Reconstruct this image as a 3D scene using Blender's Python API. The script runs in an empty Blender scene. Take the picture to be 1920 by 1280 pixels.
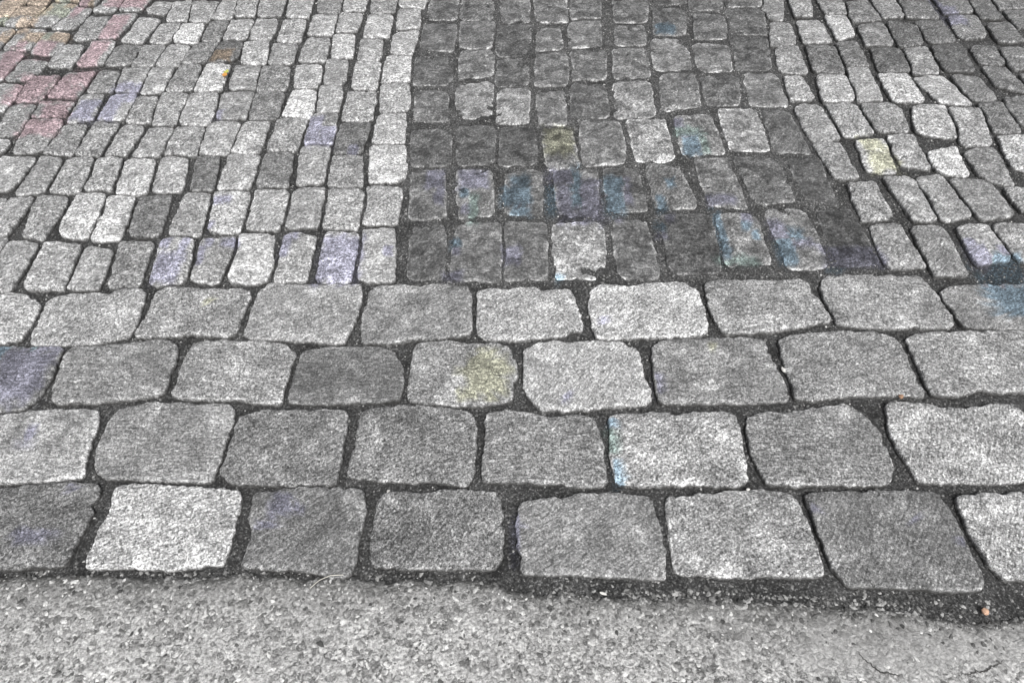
import bpy, math, random
import numpy as np
from mathutils import Vector, noise

random.seed(7)
rng = np.random.default_rng(7)
scene = bpy.context.scene
COL = scene.collection

# ------------------------------------------------------------------ camera, sky, sun, exposure
CAM_H = 1.15
PITCH = math.atan(1640.0 / 1387.0)
cam_data = bpy.data.cameras.new('camera')
cam = bpy.data.objects.new('camera', cam_data)
COL.objects.link(cam)
cam_data.sensor_fit = 'HORIZONTAL'
cam_data.sensor_width = 36.0
cam_data.lens = 36.0 * 1387.0 / 1920.0
cam_data.clip_start = 0.02
cam_data.clip_end = 500
cam.location = (0, 0, CAM_H)
cam.rotation_euler = (math.pi / 2 - PITCH, 0, 0)
scene.camera = cam

SUN_EL, SUN_AZ = math.radians(54), math.radians(162)      # azimuth from +y towards +x
world = bpy.data.worlds.new('World')
scene.world = world
world.use_nodes = True
wn = world.node_tree
wn.nodes.clear()
sky = wn.nodes.new('ShaderNodeTexSky')
sky.sky_type = 'NISHITA'
sky.sun_disc = False
sky.sun_elevation = SUN_EL
sky.sun_rotation = SUN_AZ
sky.air_density = 1.0
sky.dust_density = 6.0
hs = wn.nodes.new('ShaderNodeHueSaturation')               # an overcast sky is grey
hs.inputs['Saturation'].default_value = 0.12
bg = wn.nodes.new('ShaderNodeBackground')
bg.inputs['Strength'].default_value = 0.09
wo = wn.nodes.new('ShaderNodeOutputWorld')
wn.links.new(sky.outputs[0], hs.inputs['Color'])
wn.links.new(hs.outputs[0], bg.inputs['Color'])
wn.links.new(bg.outputs[0], wo.inputs['Surface'])

sun_data = bpy.data.lights.new('sun', 'SUN')
sun_data.energy = 1.9
sun_data.angle = math.radians(14)
sun_data.color = (1.0, 0.99, 0.975)
sun = bpy.data.objects.new('sun', sun_data)
COL.objects.link(sun)
sdir = Vector((math.sin(SUN_AZ) * math.cos(SUN_EL), math.cos(SUN_AZ) * math.cos(SUN_EL), math.sin(SUN_EL)))
sun.rotation_euler = sdir.to_track_quat('Z', 'Y').to_euler()

scene.view_settings.view_transform = 'Standard'
scene.view_settings.look = 'None'
scene.view_settings.gamma = 1.0
scene.view_settings.use_curve_mapping = False
scene.view_settings.exposure = 0.70
scene.render.engine = 'CYCLES'

# ------------------------------------------------------------------ what stands where (millimetres on the ground)
# each stone: zone (l light field, d tarred strip, r right field, b border setts), grey tone, outline
STONES = [
('l',160,-1160,1279,-1087,1270,-1085,1115,-1166,1117),
('l',165,-1071,1270,-986,1263,-975,1123,-1066,1125),
('l',160,-977,1259,-908,1250,-897,1123,-970,1125),
('l',135,-902,1277,-821,1270,-813,1135,-878,1129),
('l',165,-809,1286,-735,1291,-715,1143,-795,1135),
('l',155,-721,1288,-639,1291,-639,1143,-707,1147),
('l',190,-637,1307,-550,1298,-533,1141,-623,1143),
('l',165,-529,1305,-452,1295,-451,1143,-523,1145),
('l',165,-435,1309,-356,1305,-353,1143,-432,1145),
('l',175,-350,1321,-275,1323,-256,1147,-339,1149),
('l',165,-1227,1433,-1168,1436,-1172,1300,-1226,1263),
('l',150,-1165,1444,-1080,1441,-1083,1284,-1135,1291),
('l',190,-1068,1451,-999,1451,-981,1286,-1061,1295),
('l',190,-985,1439,-919,1436,-904,1282,-973,1279),
('l',118,-911,1441,-834,1446,-817,1295,-891,1295),
('l',158,-803,1454,-740,1451,-725,1300,-801,1300),
('l',180,-736,1459,-643,1462,-634,1307,-709,1307),
('l',170,-635,1464,-550,1464,-543,1316,-623,1319),
('l',155,-540,1467,-462,1475,-456,1328,-533,1323),
('l',165,-455,1467,-366,1467,-361,1321,-449,1326),
('l',170,-361,1485,-271,1475,-270,1337,-352,1340),
('l',160,-1320,1598,-1228,1601,-1238,1462,-1337,1462),
('l',145,-1220,1607,-1158,1590,-1153,1454,-1221,1441),
('l',155,-1146,1592,-1080,1595,-1065,1451,-1139,1457),
('l',165,-1069,1595,-1007,1595,-988,1462,-1059,1462),
('l',185,-996,1587,-919,1590,-898,1444,-974,1444),
('l',170,-905,1598,-837,1595,-812,1457,-886,1457),
('l',115,-815,1598,-757,1601,-736,1459,-794,1457),
('l',165,-734,1610,-653,1604,-648,1464,-731,1464),
('l',125,-643,1612,-566,1618,-554,1462,-634,1472),
('l',160,-553,1645,-474,1645,-470,1491,-537,1485),
('l',145,-468,1601,-389,1604,-368,1475,-455,1470),
('l',195,-373,1645,-280,1648,-265,1504,-358,1496),
('l',170,-381,2530,-276,2530,-290,2415,-372,2415),
('l',165,-372,2401,-301,2410,-292,2276,-368,2272),
('l',170,-370,2250,-293,2255,-302,2115,-371,2119),
('l',190,-380,2107,-305,2103,-296,1964,-379,1961),
('l',165,-379,1946,-297,1953,-283,1813,-365,1806),
('l',175,-368,1800,-293,1803,-282,1665,-369,1659),
('l',145,-478,2550,-387,2550,-384,2383,-462,2378),
('l',175,-469,2369,-387,2369,-383,2217,-465,2221),
('l',160,-470,2208,-402,2212,-396,2076,-465,2080),
('l',175,-470,2076,-391,2068,-388,1922,-461,1925),
('l',165,-468,1908,-386,1908,-380,1761,-465,1761),
('l',110,-465,1748,-381,1755,-390,1615,-465,1607),
('l',165,-566,2560,-489,2560,-481,2392,-557,2392),
('l',165,-564,2378,-486,2378,-487,2259,-556,2255),
('l',190,-562,2238,-495,2242,-480,2099,-546,2096),
('l',150,-558,2084,-490,2084,-485,1953,-544,1953),
('l',165,-553,1936,-486,1939,-478,1809,-540,1806),
('l',150,-549,1793,-480,1800,-472,1653,-549,1650),
('l',135,-659,2570,-579,2570,-562,2378,-638,2378),
('l',175,-644,2365,-568,2365,-565,2229,-644,2229),
('l',155,-637,2212,-566,2212,-558,2076,-642,2072),
('l',175,-644,2061,-567,2057,-555,1925,-628,1929),
('l',205,-628,1915,-558,1918,-550,1777,-633,1790),
('l',155,-643,1774,-559,1774,-563,1621,-640,1618),
('l',165,-757,2580,-672,2580,-656,2347,-732,2347),
('l',165,-735,2329,-663,2333,-657,2196,-731,2196),
('l',150,-737,2184,-662,2179,-654,2061,-731,2057),
('l',135,-742,2046,-659,2046,-645,1915,-729,1915),
('l',130,-728,1904,-647,1904,-643,1777,-720,1771),
('l',175,-729,1755,-658,1761,-657,1615,-731,1612),
('l',145,-843,2510,-757,2510,-751,2356,-829,2356),
('l',155,-825,2338,-754,2338,-748,2208,-819,2208),
('l',180,-827,2188,-752,2196,-735,2057,-811,2061),
('l',150,-824,2049,-746,2046,-734,1922,-814,1922),
('l',150,-826,1908,-735,1908,-730,1774,-811,1774),
('l',165,-824,1755,-736,1761,-735,1610,-812,1607),
('l',165,-920,2491,-850,2491,-835,2356,-898,2356),
('l',165,-904,2333,-831,2338,-831,2208,-903,2204),
('l',105,-901,2196,-833,2196,-831,2084,-913,2076),
('l',190,-910,2065,-839,2053,-832,1915,-910,1908),
('l',170,-914,1894,-836,1901,-821,1745,-909,1748),
('l',155,-904,1729,-831,1736,-816,1601,-903,1604),
('l',160,-967,2481,-913,2481,-906,2342,-971,2338),
('l',130,-969,2320,-910,2324,-911,2196,-966,2200),
('l',130,-981,2179,-908,2184,-915,2068,-986,2061),
('l',140,-990,2053,-927,2053,-916,1915,-992,1915),
('l',155,-995,1901,-917,1894,-914,1742,-978,1748),
('l',155,-976,1726,-911,1729,-912,1598,-983,1595),
('l',155,-1064,2462,-974,2457,-973,2320,-1037,2320),
('l',205,-1056,2311,-986,2302,-973,2179,-1058,2196),
('l',160,-1059,2175,-986,2167,-994,2053,-1064,2053),
('l',165,-1066,2042,-1001,2034,-997,1901,-1061,1894),
('l',150,-1061,1880,-1001,1883,-981,1748,-1051,1755),
('l',165,-1053,1739,-990,1736,-1000,1598,-1056,1601),
('l',165,-1124,2453,-1069,2462,-1047,2324,-1117,2329),
('l',160,-1123,2307,-1056,2311,-1065,2184,-1124,2188),
('l',145,-1135,2171,-1068,2167,-1063,2049,-1133,2046),
('l',150,-1151,2034,-1072,2034,-1070,1908,-1135,1908),
('l',165,-1138,1897,-1070,1897,-1057,1764,-1134,1771),
('l',150,-1133,1758,-1065,1748,-1070,1598,-1136,1607),
('l',150,-1190,2453,-1122,2448,-1137,2371,-1199,2383),
('l',175,-1207,2347,-1134,2333,-1145,2188,-1213,2190),
('l',125,-1214,2167,-1140,2167,-1139,2057,-1215,2049),
('l',140,-1218,2023,-1156,2019,-1142,1908,-1213,1904),
('l',155,-1219,1890,-1159,1890,-1147,1774,-1211,1751),
('l',145,-1210,1739,-1152,1748,-1141,1607,-1223,1612),
('l',150,-1291,2501,-1212,2501,-1216,2401,-1292,2392),
('l',155,-1293,2365,-1216,2374,-1237,2215,-1299,2212),
('l',155,-1303,2196,-1230,2196,-1222,2051,-1300,2053),
('l',145,-1307,2004,-1228,2019,-1231,1876,-1317,1880),
('l',140,-1321,1856,-1227,1856,-1228,1787,-1319,1780),
('l',150,-1322,1771,-1227,1774,-1207,1624,-1301,1612),
('l',150,-1359,2472,-1294,2472,-1306,2383,-1376,2383),
('l',145,-1370,2351,-1299,2351,-1301,2212,-1370,2208),
('l',155,-1384,2171,-1317,2171,-1308,2042,-1385,2042),
('l',135,-1403,1990,-1320,1997,-1325,1856,-1401,1856),
('l',145,-1398,1839,-1327,1843,-1316,1705,-1388,1683),
('l',165,-1404,1674,-1327,1673,-1328,1604,-1410,1598),
('l',145,-1453,2545,-1392,2545,-1383,2434,-1434,2434),
('l',150,-1440,2415,-1379,2410,-1387,2276,-1461,2276),
('l',145,-1468,2250,-1386,2246,-1395,2115,-1471,2123),
('l',140,-1468,2088,-1388,2072,-1404,1968,-1476,1966),
('l',160,-1489,1952,-1402,1941,-1411,1806,-1494,1806),
('l',145,-1542,2545,-1465,2545,-1447,2462,-1527,2462),
('l',150,-1524,2443,-1438,2443,-1471,2289,-1541,2293),
('l',150,-1561,2272,-1472,2272,-1484,2139,-1562,2145),
('l',140,-1567,2133,-1483,2127,-1487,1972,-1568,1972),
('l',150,-1629,2545,-1551,2545,-1544,2431,-1608,2431),
('l',150,-1622,2417,-1539,2420,-1545,2293,-1628,2293),
('l',150,-1637,2276,-1570,2272,-1577,2155,-1644,2155),
('l',150,-1703,2467,-1616,2462,-1630,2356,-1716,2356),
('l',140,-1699,2342,-1632,2342,-1645,2246,-1718,2246),
('l',145,-1733,2590,-1652,2585,-1616,2472,-1701,2472),
('d',118,-279,2570,-179,2570,-179,2333,-269,2333),
('d',115,-284,2307,-177,2307,-179,2131,-281,2139),
('d',112,-291,2107,-186,2107,-173,1943,-285,1943),
('d',118,-274,1908,-180,1901,-175,1761,-266,1764),
('d',102,-269,1717,-165,1717,-157,1564,-264,1559),
('d',120,-253,1534,-172,1542,-157,1359,-245,1352),
('d',105,-232,1333,-159,1337,-150,1156,-232,1156),
('d',120,-174,2570,-62,2570,-60,2338,-168,2329),
('d',122,-163,2320,-54,2329,-65,2151,-163,2147),
('d',130,-159,2131,-55,2143,-57,1990,-155,1975),
('d',150,-158,1943,-56,1964,-55,1777,-152,1774),
('d',102,-148,1736,-47,1736,-46,1575,-140,1564),
('d',138,-142,1542,-49,1545,-43,1366,-125,1357),
('d',122,-130,1337,-25,1340,-25,1147,-138,1151),
('d',120,-41,2570,57,2570,56,2315,-34,2307),
('d',102,-47,2293,60,2298,53,2107,-50,2103),
('d',112,-48,2084,48,2092,46,1943,-46,1932),
('d',152,-42,1915,50,1925,45,1755,-42,1745),
('d',95,-41,1726,61,1726,65,1567,-37,1564),
('d',115,-17,1534,76,1548,73,1369,-16,1371),
('d',122,-16,1340,80,1337,78,1154,-19,1149),
('d',125,73,2570,185,2570,180,2315,77,2307),
('d',132,83,2276,153,2280,155,2147,73,2135),
('d',122,73,2115,171,2131,161,1939,65,1939),
('d',132,69,1915,152,1908,148,1745,74,1748),
('d',125,79,1726,162,1723,173,1550,91,1545),
('d',112,105,1542,216,1537,206,1364,110,1364),
('d',165,96,1342,216,1342,205,1156,94,1158),
('d',118,196,2550,296,2550,289,2342,185,2338),
('d',132,184,2315,286,2329,275,2163,172,2155),
('d',118,179,2131,286,2143,273,1968,173,1972),
('d',110,169,1943,269,1943,267,1780,164,1774),
('d',130,185,1758,295,1764,294,1573,177,1559),
('d',110,233,1553,318,1548,326,1386,226,1376),
('d',118,233,1347,317,1357,328,1156,235,1156),
('d',112,340,2530,458,2530,435,2320,327,2311),
('d',118,329,2289,422,2298,416,2171,318,2167),
('d',132,309,2151,413,2147,403,1979,297,1972),
('d',155,292,1957,402,1961,393,1780,281,1774),
('d',165,312,1767,419,1767,420,1581,319,1581),
('d',120,341,1570,424,1553,450,1396,346,1391),
('d',95,356,1371,476,1371,463,1172,348,1172),
('d',105,488,2590,598,2590,576,2443,468,2434),
('d',110,466,2415,566,2406,546,2233,444,2233),
('d',145,433,2212,540,2208,535,2019,422,2023),
('d',130,433,2001,536,2001,528,1833,413,1806),
('d',140,445,1787,546,1787,555,1610,442,1607),
('d',125,468,1592,556,1592,569,1391,477,1406),
('d',135,481,1374,581,1371,584,1202,474,1191),
('d',108,601,2550,711,2550,687,2397,581,2392),
('d',115,591,2369,691,2369,670,2212,569,2204),
('d',135,557,2179,666,2171,651,2016,552,2023),
('d',115,550,1986,660,1993,641,1839,544,1839),
('d',160,570,1816,676,1819,675,1627,571,1627),
('d',112,572,1598,678,1592,690,1421,588,1411),
('d',135,606,1391,708,1391,704,1189,614,1185),
('d',112,730,2580,840,2580,824,2424,705,2420),
('d',108,701,2401,827,2397,801,2238,679,2238),
('d',105,680,2221,799,2229,769,2023,658,2023),
('d',135,683,2008,779,2001,770,1833,662,1833),
('d',112,683,1809,765,1813,779,1612,687,1618),
('d',100,707,1598,791,1592,788,1401,714,1436),
('d',85,728,1381,814,1391,822,1206,731,1189),
('r',150,832,2472,911,2481,872,2320,819,2351),
('r',145,822,2307,891,2307,882,2179,795,2167),
('r',155,806,2151,881,2167,871,2008,788,2012),
('r',165,796,1990,848,1993,859,1866,782,1859),
('r',155,785,1839,858,1843,875,1674,790,1668),
('r',155,792,1662,866,1662,872,1507,809,1509),
('r',155,835,1493,905,1496,911,1359,827,1347),
('r',150,841,1333,913,1342,925,1193,833,1185),
('r',155,931,2501,1003,2501,978,2356,918,2356),
('r',165,917,2329,994,2333,992,2188,904,2184),
('r',115,904,2167,993,2163,978,2004,888,2012),
('r',178,891,2001,979,2001,969,1863,872,1859),
('r',165,879,1849,962,1853,971,1705,884,1686),
('r',185,909,1674,985,1680,974,1528,900,1545),
('r',160,930,1520,1007,1520,1008,1347,951,1352),
('r',140,937,1328,1015,1337,1008,1170,932,1164),
('r',145,1024,2510,1105,2510,1093,2378,1021,2369),
('r',190,1018,2360,1087,2365,1079,2238,1012,2200),
('r',130,1000,2188,1068,2192,1066,2053,997,2049),
('r',165,994,2038,1056,2042,1051,1873,972,1859),
('r',150,976,1849,1087,1846,1066,1711,977,1711),
('r',170,1001,1699,1075,1705,1064,1548,993,1567),
('r',155,1010,1509,1080,1528,1100,1371,1019,1347),
('r',165,1041,1330,1119,1337,1125,1215,1040,1198),
('r',130,1093,2453,1187,2472,1191,2324,1099,2324),
('r',135,1101,2302,1189,2311,1179,2167,1091,2167),
('r',105,1102,2155,1192,2155,1176,2016,1083,2019),
('r',190,1075,2008,1162,2008,1167,1859,1071,1853),
('r',175,1118,1839,1210,1839,1187,1680,1078,1705),
('r',205,1080,1621,1167,1648,1152,1517,1079,1526),
('r',145,1094,1512,1189,1499,1202,1361,1110,1354),
('r',160,1130,1340,1222,1342,1224,1202,1138,1211),
('r',145,1210,2530,1292,2530,1273,2356,1196,2347),
('r',110,1205,2333,1291,2298,1274,2179,1191,2159),
('r',150,1197,2147,1277,2163,1258,2008,1180,2004),
('r',180,1171,1986,1263,1997,1288,1839,1202,1853),
('r',165,1212,1826,1303,1826,1268,1653,1182,1650),
('r',140,1173,1627,1263,1642,1248,1480,1181,1504),
('r',150,1215,1472,1295,1467,1284,1347,1224,1376),
('r',120,1299,2510,1398,2510,1386,2347,1270,2347),
('r',112,1288,2324,1385,2333,1384,2196,1294,2184),
('r',102,1292,2167,1388,2175,1369,2016,1280,2019),
('r',130,1284,2001,1368,1986,1368,1866,1299,1863),
('r',130,1304,1846,1377,1853,1367,1711,1289,1705),
('r',185,1295,1693,1379,1699,1352,1526,1274,1548),
('r',125,1418,2530,1523,2530,1511,2378,1409,2374),
('r',140,1411,2356,1508,2360,1489,2221,1397,2208),
('r',118,1408,2163,1482,2163,1475,2053,1399,2061),
('r',125,1397,2046,1473,2038,1474,1901,1398,1936),
('r',130,1390,1873,1468,1887,1440,1729,1373,1748),
('r',112,1541,2530,1601,2501,1591,2342,1514,2342),
('r',118,1518,2311,1597,2315,1595,2196,1513,2188),
('r',130,1493,2151,1576,2163,1563,2046,1482,2023),
('r',140,1492,2001,1573,2016,1559,1887,1480,1873),
('r',125,1610,2501,1700,2520,1706,2415,1606,2406),
('r',125,1615,2397,1700,2401,1692,2272,1612,2280),
('b',190,-1165,1114,-1107,1114,-1033,1103,-1006,1079,-1002,1019,-1008,973,-1112,963),
('b',178,-998,1100,-891,1111,-808,1127,-789,1111,-784,1054,-780,1014,-788,987,-862,970,-978,966,-990,1004),
('b',165,-768,1111,-743,1130,-629,1124,-573,1124,-562,1100,-566,1044,-568,999,-581,989,-673,992,-747,985,-774,989,-771,1019),
('b',170,-542,1132,-524,1139,-333,1135,-321,1114,-326,1049,-336,989,-342,968,-429,978,-531,982,-554,994,-554,1064),
('b',150,-309,1127,-272,1138,-140,1135,-97,1132,-88,1106,-84,999,-98,987,-186,982,-246,970,-304,970,-312,989,-316,1064),
('b',190,-77,1116,-43,1130,-8,1122,46,1132,65,1116,124,1127,134,1100,147,1034,145,997,58,985,7,978,-62,980,-73,1004,-79,1074),
('b',205,165,1116,190,1141,233,1138,263,1132,327,1146,377,1143,395,1135,404,1116,408,1039,402,992,325,987,233,982,175,980,166,1009),
('b',165,419,1138,433,1149,550,1149,633,1154,648,1138,659,1090,669,1044,662,1026,606,1019,551,1004,439,994,429,1019,416,1074),
('b',165,684,1157,702,1165,899,1165,910,1132,914,1090,923,1054,919,1014,832,1009,752,1011,677,1021,671,1064,672,1127),
('b',140,928,1119,961,1132,1151,1143,1227,1138,1234,1004,1087,1004,1034,1009,940,1011,930,1054,925,1090),
('b',130,-1107,952,-1038,959,-960,963,-913,959,-911,947,-909,897,-906,841,-926,807,-968,803,-1047,791),
('b',150,-899,954,-837,961,-776,973,-702,980,-683,966,-673,924,-679,893,-671,866,-683,839,-787,822,-863,818,-881,828,-893,866),
('b',168,-650,963,-635,975,-509,978,-463,966,-436,949,-438,910,-440,849,-441,822,-474,820,-541,828,-648,834,-658,845,-658,893),
('b',122,-427,947,-403,956,-346,961,-263,959,-236,942,-216,910,-211,845,-216,826,-326,822,-421,822,-434,832,-433,888),
('b',160,-202,956,-188,970,-131,978,-87,970,-29,968,-4,956,11,919,12,875,0,858,3,828,-20,822,-74,818,-156,820,-197,828,-202,849,-199,910),
('b',190,23,961,51,975,123,975,218,975,242,961,258,942,258,897,266,849,263,820,182,812,98,805,57,805,34,832,21,866),
('b',148,283,961,305,975,349,980,489,987,518,981,525,924,536,849,529,828,471,822,281,820,278,849,281,910),
('b',155,544,980,578,994,642,1002,749,1002,783,985,794,956,793,897,795,845,789,837,704,839,653,841,585,828,541,828,541,858,542,919),
('b',165,809,980,828,997,914,1002,1014,1004,1122,999,1119,849,1049,845,982,849,926,847,912,853,853,837,810,839,807,879,807,938),
('b',185,-1028,787,-965,795,-915,803,-809,810,-781,805,-774,783,-771,725,-763,673,-766,660,-828,650,-901,652,-993,648),
('b',155,-754,787,-747,814,-678,822,-545,820,-526,807,-523,771,-527,706,-528,662,-535,652,-633,655,-736,662,-747,677,-753,729),
('b',132,-516,783,-490,799,-471,805,-323,805,-311,797,-309,779,-308,713,-308,662,-312,646,-411,645,-487,646,-520,666,-522,713),
('b',138,-287,799,-270,810,-203,818,-149,814,-88,805,-72,797,-67,771,-67,706,-69,659,-84,643,-125,653,-207,655,-276,659,-290,666,-291,688,-288,736),
('b',148,-51,775,-47,797,-13,803,34,797,73,789,124,795,154,789,165,767,167,706,168,655,162,641,75,648,-19,652,-52,653,-54,677,-50,725),
('b',178,182,787,201,799,275,801,322,797,400,803,423,789,420,736,419,684,416,652,397,641,343,646,293,646,230,641,193,646,180,652,177,713),
('b',142,437,787,463,797,538,803,595,816,630,819,659,803,674,775,684,736,682,699,668,652,655,646,580,646,517,645,449,645,442,669,432,713),
('b',178,710,816,730,824,806,818,852,805,917,818,953,814,963,791,970,713,965,662,901,653,788,652,715,650,712,677,703,713,699,752),
('b',165,988,799,1098,807,1091,669,1001,659,986,713),
('b',120,-953,631,-894,636,-835,645,-750,652,-727,646,-719,631,-715,597,-720,561,-724,517,-727,498,-830,494,-916,492),
('b',200,-694,634,-683,646,-634,648,-554,643,-515,638,-476,639,-470,627,-468,583,-467,529,-467,498,-570,492,-651,494,-690,494,-696,514,-695,551,-685,590),
('b',128,-449,631,-429,639,-352,641,-299,645,-280,643,-258,631,-251,600,-253,529,-259,483,-280,479,-340,491,-404,495,-439,498,-441,523,-434,554,-447,583),
('b',130,-233,610,-217,634,-149,632,-81,638,-34,632,-22,617,-12,567,-15,514,-26,491,-98,494,-167,495,-225,497,-233,510,-237,561),
('b',148,12,610,37,620,111,627,161,631,228,625,242,614,248,561,252,510,247,478,234,475,149,483,75,483,17,486,9,504,7,554),
('b',165,297,627,271,622,263,607,262,510,267,486,304,482,349,478,423,480,481,480,499,483,503,498,501,535,500,577,490,610,474,634,431,636),
('b',128,509,624,520,632,614,636,710,634,739,629,750,600,752,561,753,517,755,472,746,457,667,459,578,463,536,463,522,483,514,529,514,583),
('b',182,770,622,805,631,870,632,914,627,998,610,984,469,843,472,790,475,776,501,766,551,764,590)]
CONCRETE_EDGE = [(-995,479), (-824,480), (-739,483), (-682,483), (-593,474), (-466,480), (-395,480), (-274,476), (-202,472), (-103,472), (-32,469), (11,454), (40,447), (95,452), (151,443), (208,443), (278,447), (353,440), (435,435), (510,431), (600,426), (664,412), (716,404), (794,412), (1018,400)]
BORDER_LINE = [(-1335,1108), (-1109,1117), (-1043,1127), (-936,1119), (-801,1130), (-717,1140), (-560,1143), (-251,1143), (0,1138), (175,1148), (339,1150), (422,1156), (576,1161), (690,1170), (872,1168), (935,1147), (1039,1143), (1120,1143), (1445,1140)]
TINTS = [('k',-1280,2443,58,28), ('k',-1263,2324,27,28), ('k',-1263,2255,25,40), ('k',-1270,2116,26,71), ('k',-1249,1994,24,51), ('k',-1280,1920,42,66), ('k',-1356,1920,66,66), ('k',-1263,1817,32,42), ('k',-1270,1737,46,42), ('k',-1434,2136,25,51), ('k',-1506,2060,24,74), ('k',-1511,2161,14,25), ('k',-1420,2412,14,59), ('o',-1604,2412,84,59), ('o',-1554,2296,27,55), ('o',-1492,2214,26,26), ('o',-1412,2214,26,26), ('o',-1585,2214,13,26), ('o',-1488,2110,13,25), ('o',-1459,2441,14,30), ('o',-1403,2443,14,28), ('w',-879,2110,26,25), ('g',-1494,2385,42,32), ('g',-1503,2441,29,30), ('g',-1634,2324,13,28), ('g',-1452,2214,13,26), ('p',-1181,1811,23,42), ('p',-1119,1833,24,63), ('p',-1104,1898,35,44), ('p',-810,1790,11,20), ('p',-533,1710,18,59), ('p',-501,1690,25,38), ('p',-705,1423,20,16), ('p',-711,1331,8,13), ('p',-797,1270,12,14), ('p',-751,1256,9,28), ('p',-769,1187,28,40), ('p',-704,1229,9,27), ('p',-696,1270,9,14), ('p',-647,1270,19,14), ('p',-518,1263,10,35), ('p',-504,1298,9,16), ('p',-389,1215,44,69), ('p',-281,1242,9,14), ('p',-413,1629,11,15), ('p',-192,1507,21,34), ('p',-177,1440,10,32), ('p',-96,1507,32,34), ('b',-116,1473,10,33), ('t',-92,1393,10,46), ('p',-112,1391,10,15), ('b',10,1440,31,32), ('b',20,1441,21,65), ('p',116,1515,31,27), ('b',94,1441,10,65), ('b',158,1474,10,67), ('p',165,1417,49,70), ('b',250,1441,21,65), ('p',283,1457,10,49), ('p',255,1377,10,30), ('b',361,1408,10,32), ('b',393,1490,10,16), ('p',508,1423,31,16), ('b',486,1301,10,74), ('t',506,1214,45,13), ('b',551,1329,10,15), ('b',565,1299,9,14), ('p',557,1360,10,15), ('p',618,1315,20,29), ('b',621,1242,19,42), ('b',654,1299,19,14), ('p',667,1270,19,14), ('p',771,1224,58,31), ('b',721,1186,19,13), ('b',-127,1270,9,14), ('p',-126,1242,9,14), ('p',-131,1159,18,13), ('p',0,1228,19,28), ('b',103,1159,9,13), ('p',375,1360,10,15), ('b',351,1329,10,15), ('p',347,1299,9,14), ('t',469,1709,34,19), ('b',471,1652,22,37), ('t',504,1652,12,37), ('p',452,1749,11,20), ('b',486,2268,27,27), ('p',1403,2441,13,30), ('p',1422,2382,28,29), ('p',1428,2324,27,28), ('y',945,1653,24,32), ('y',954,1587,34,45), ('y',124,1671,34,57), ('p',1049,1268,9,12), ('p',1057,1224,21,31), ('p',1115,1242,9,14), ('b',1088,1185,51,42), ('b',1068,1095,43,47), ('y',-51,941,17,11), ('y',-50,888,34,41), ('y',-53,897,48,10), ('y',-65,839,33,13), ('p',106,835,8,10), ('p',290,867,8,20), ('b',183,776,8,9), ('t',180,739,7,27), ('b',189,668,7,24), ('p',-964,887,43,59), ('b',-983,944,48,13), ('p',-797,545,29,13), ('p',-765,635,6,9), ('p',-396,604,16,21), ('p',-410,571,21,7), ('p',-366,602,13,7), ('p',6,548,6,45), ('p',519,600,7,7), ('p',689,584,7,8), ('p',743,538,7,8), ('p',186,1031,8,9), ('y',-646,1082,9,12), ('y',407,963,8,11), ('p',-888,748,7,18)]
STRIP_LEFT = [(-295,2590), (-292,2324), (-298,2092), (-287,1833), (-275,1587), (-262,1337), (-250,1147)]
STRIP_RIGHT = [(856,2590), (817,2324), (796,2092), (774,1833), (795,1633), (815,1416), (821,1193)]
SPOT = {'leaf':(-835,1983), 'peach':(739,424), 'brown':(745,834), 'white':(538,902), 'chip_a':(412,637), 'chip_b':(-215,632), 'chip_c':(145,453), 'chip_d':(332,440), 'hair_a':(-320,458), 'hair_b':(-307,470), 'hair_c':(-290,478), 'hair_d':(-270,480), 'ka':(518,363), 'kb':(528,349), 'kc':(545,332), 'kd':(575,328), 'ke':(662,329), 'kf':(700,335), 'kg':(719,343), 'kh':(733,349), 's_yellow':(-95,899), 's_pale':(-585,569), 's_violet':(-977,893), 's_blue':(1035,1079), 'c_violet':(-390,1219), 'c_yellow':(945,1610), 'c_white':(1122,1582), 'c_dark':(-864,1370), 'c_brown':(-872,2139), 'c_tar':(152,1249)}

TINT = {'k': (1.18, .91, .97), 'o': (1.20, 1.0, .82), 'w': (1.20, .98, .78), 'g': (1.0, 1.06, .90), 'p': (.94, .935, 1.14),
        'b': (.72, .95, 1.14), 't': (.86, 1.06, 1.0), 'y': (1.05, 1.05, .83)}


def m(p):
    return (p[0] / 1000.0, p[1] / 1000.0)


EDGE = [m(p) for p in CONCRETE_EDGE]
BORDER = [m(p) for p in BORDER_LINE]
SLEFT = sorted([m(p) for p in STRIP_LEFT], key=lambda p: p[1])
SRIGHT = sorted([m(p) for p in STRIP_RIGHT], key=lambda p: p[1])


def interp(pts, x, a=0, b=1):
    return float(np.interp(x, [p[a] for p in pts], [p[b] for p in pts]))


def n3(x, y, z=0.0):
    return noise.noise(Vector((x, y, z)))


def edge_y(x):
    return interp(EDGE, x) + .009 + .006 * n3(x * 22, 3.1) + .004 * n3(x * 70, 9.2)


def strip_amount(x, y):
    """1 inside the tarred strip, 0 outside"""
    if y < interp(BORDER, x) - .01:
        return 0.0
    l = interp(SLEFT, y, 1, 0)
    r = interp(SRIGHT, y, 1, 0)
    d = min(x - l, r - x) + .012 * n3(x * 20, y * 20, 5)
    return min(1.0, max(0.0, .5 + d / .03))


def lin(v):
    v /= 255.0
    return v / 12.92 if v <= .04045 else ((v + .055) / 1.055) ** 2.4


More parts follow.
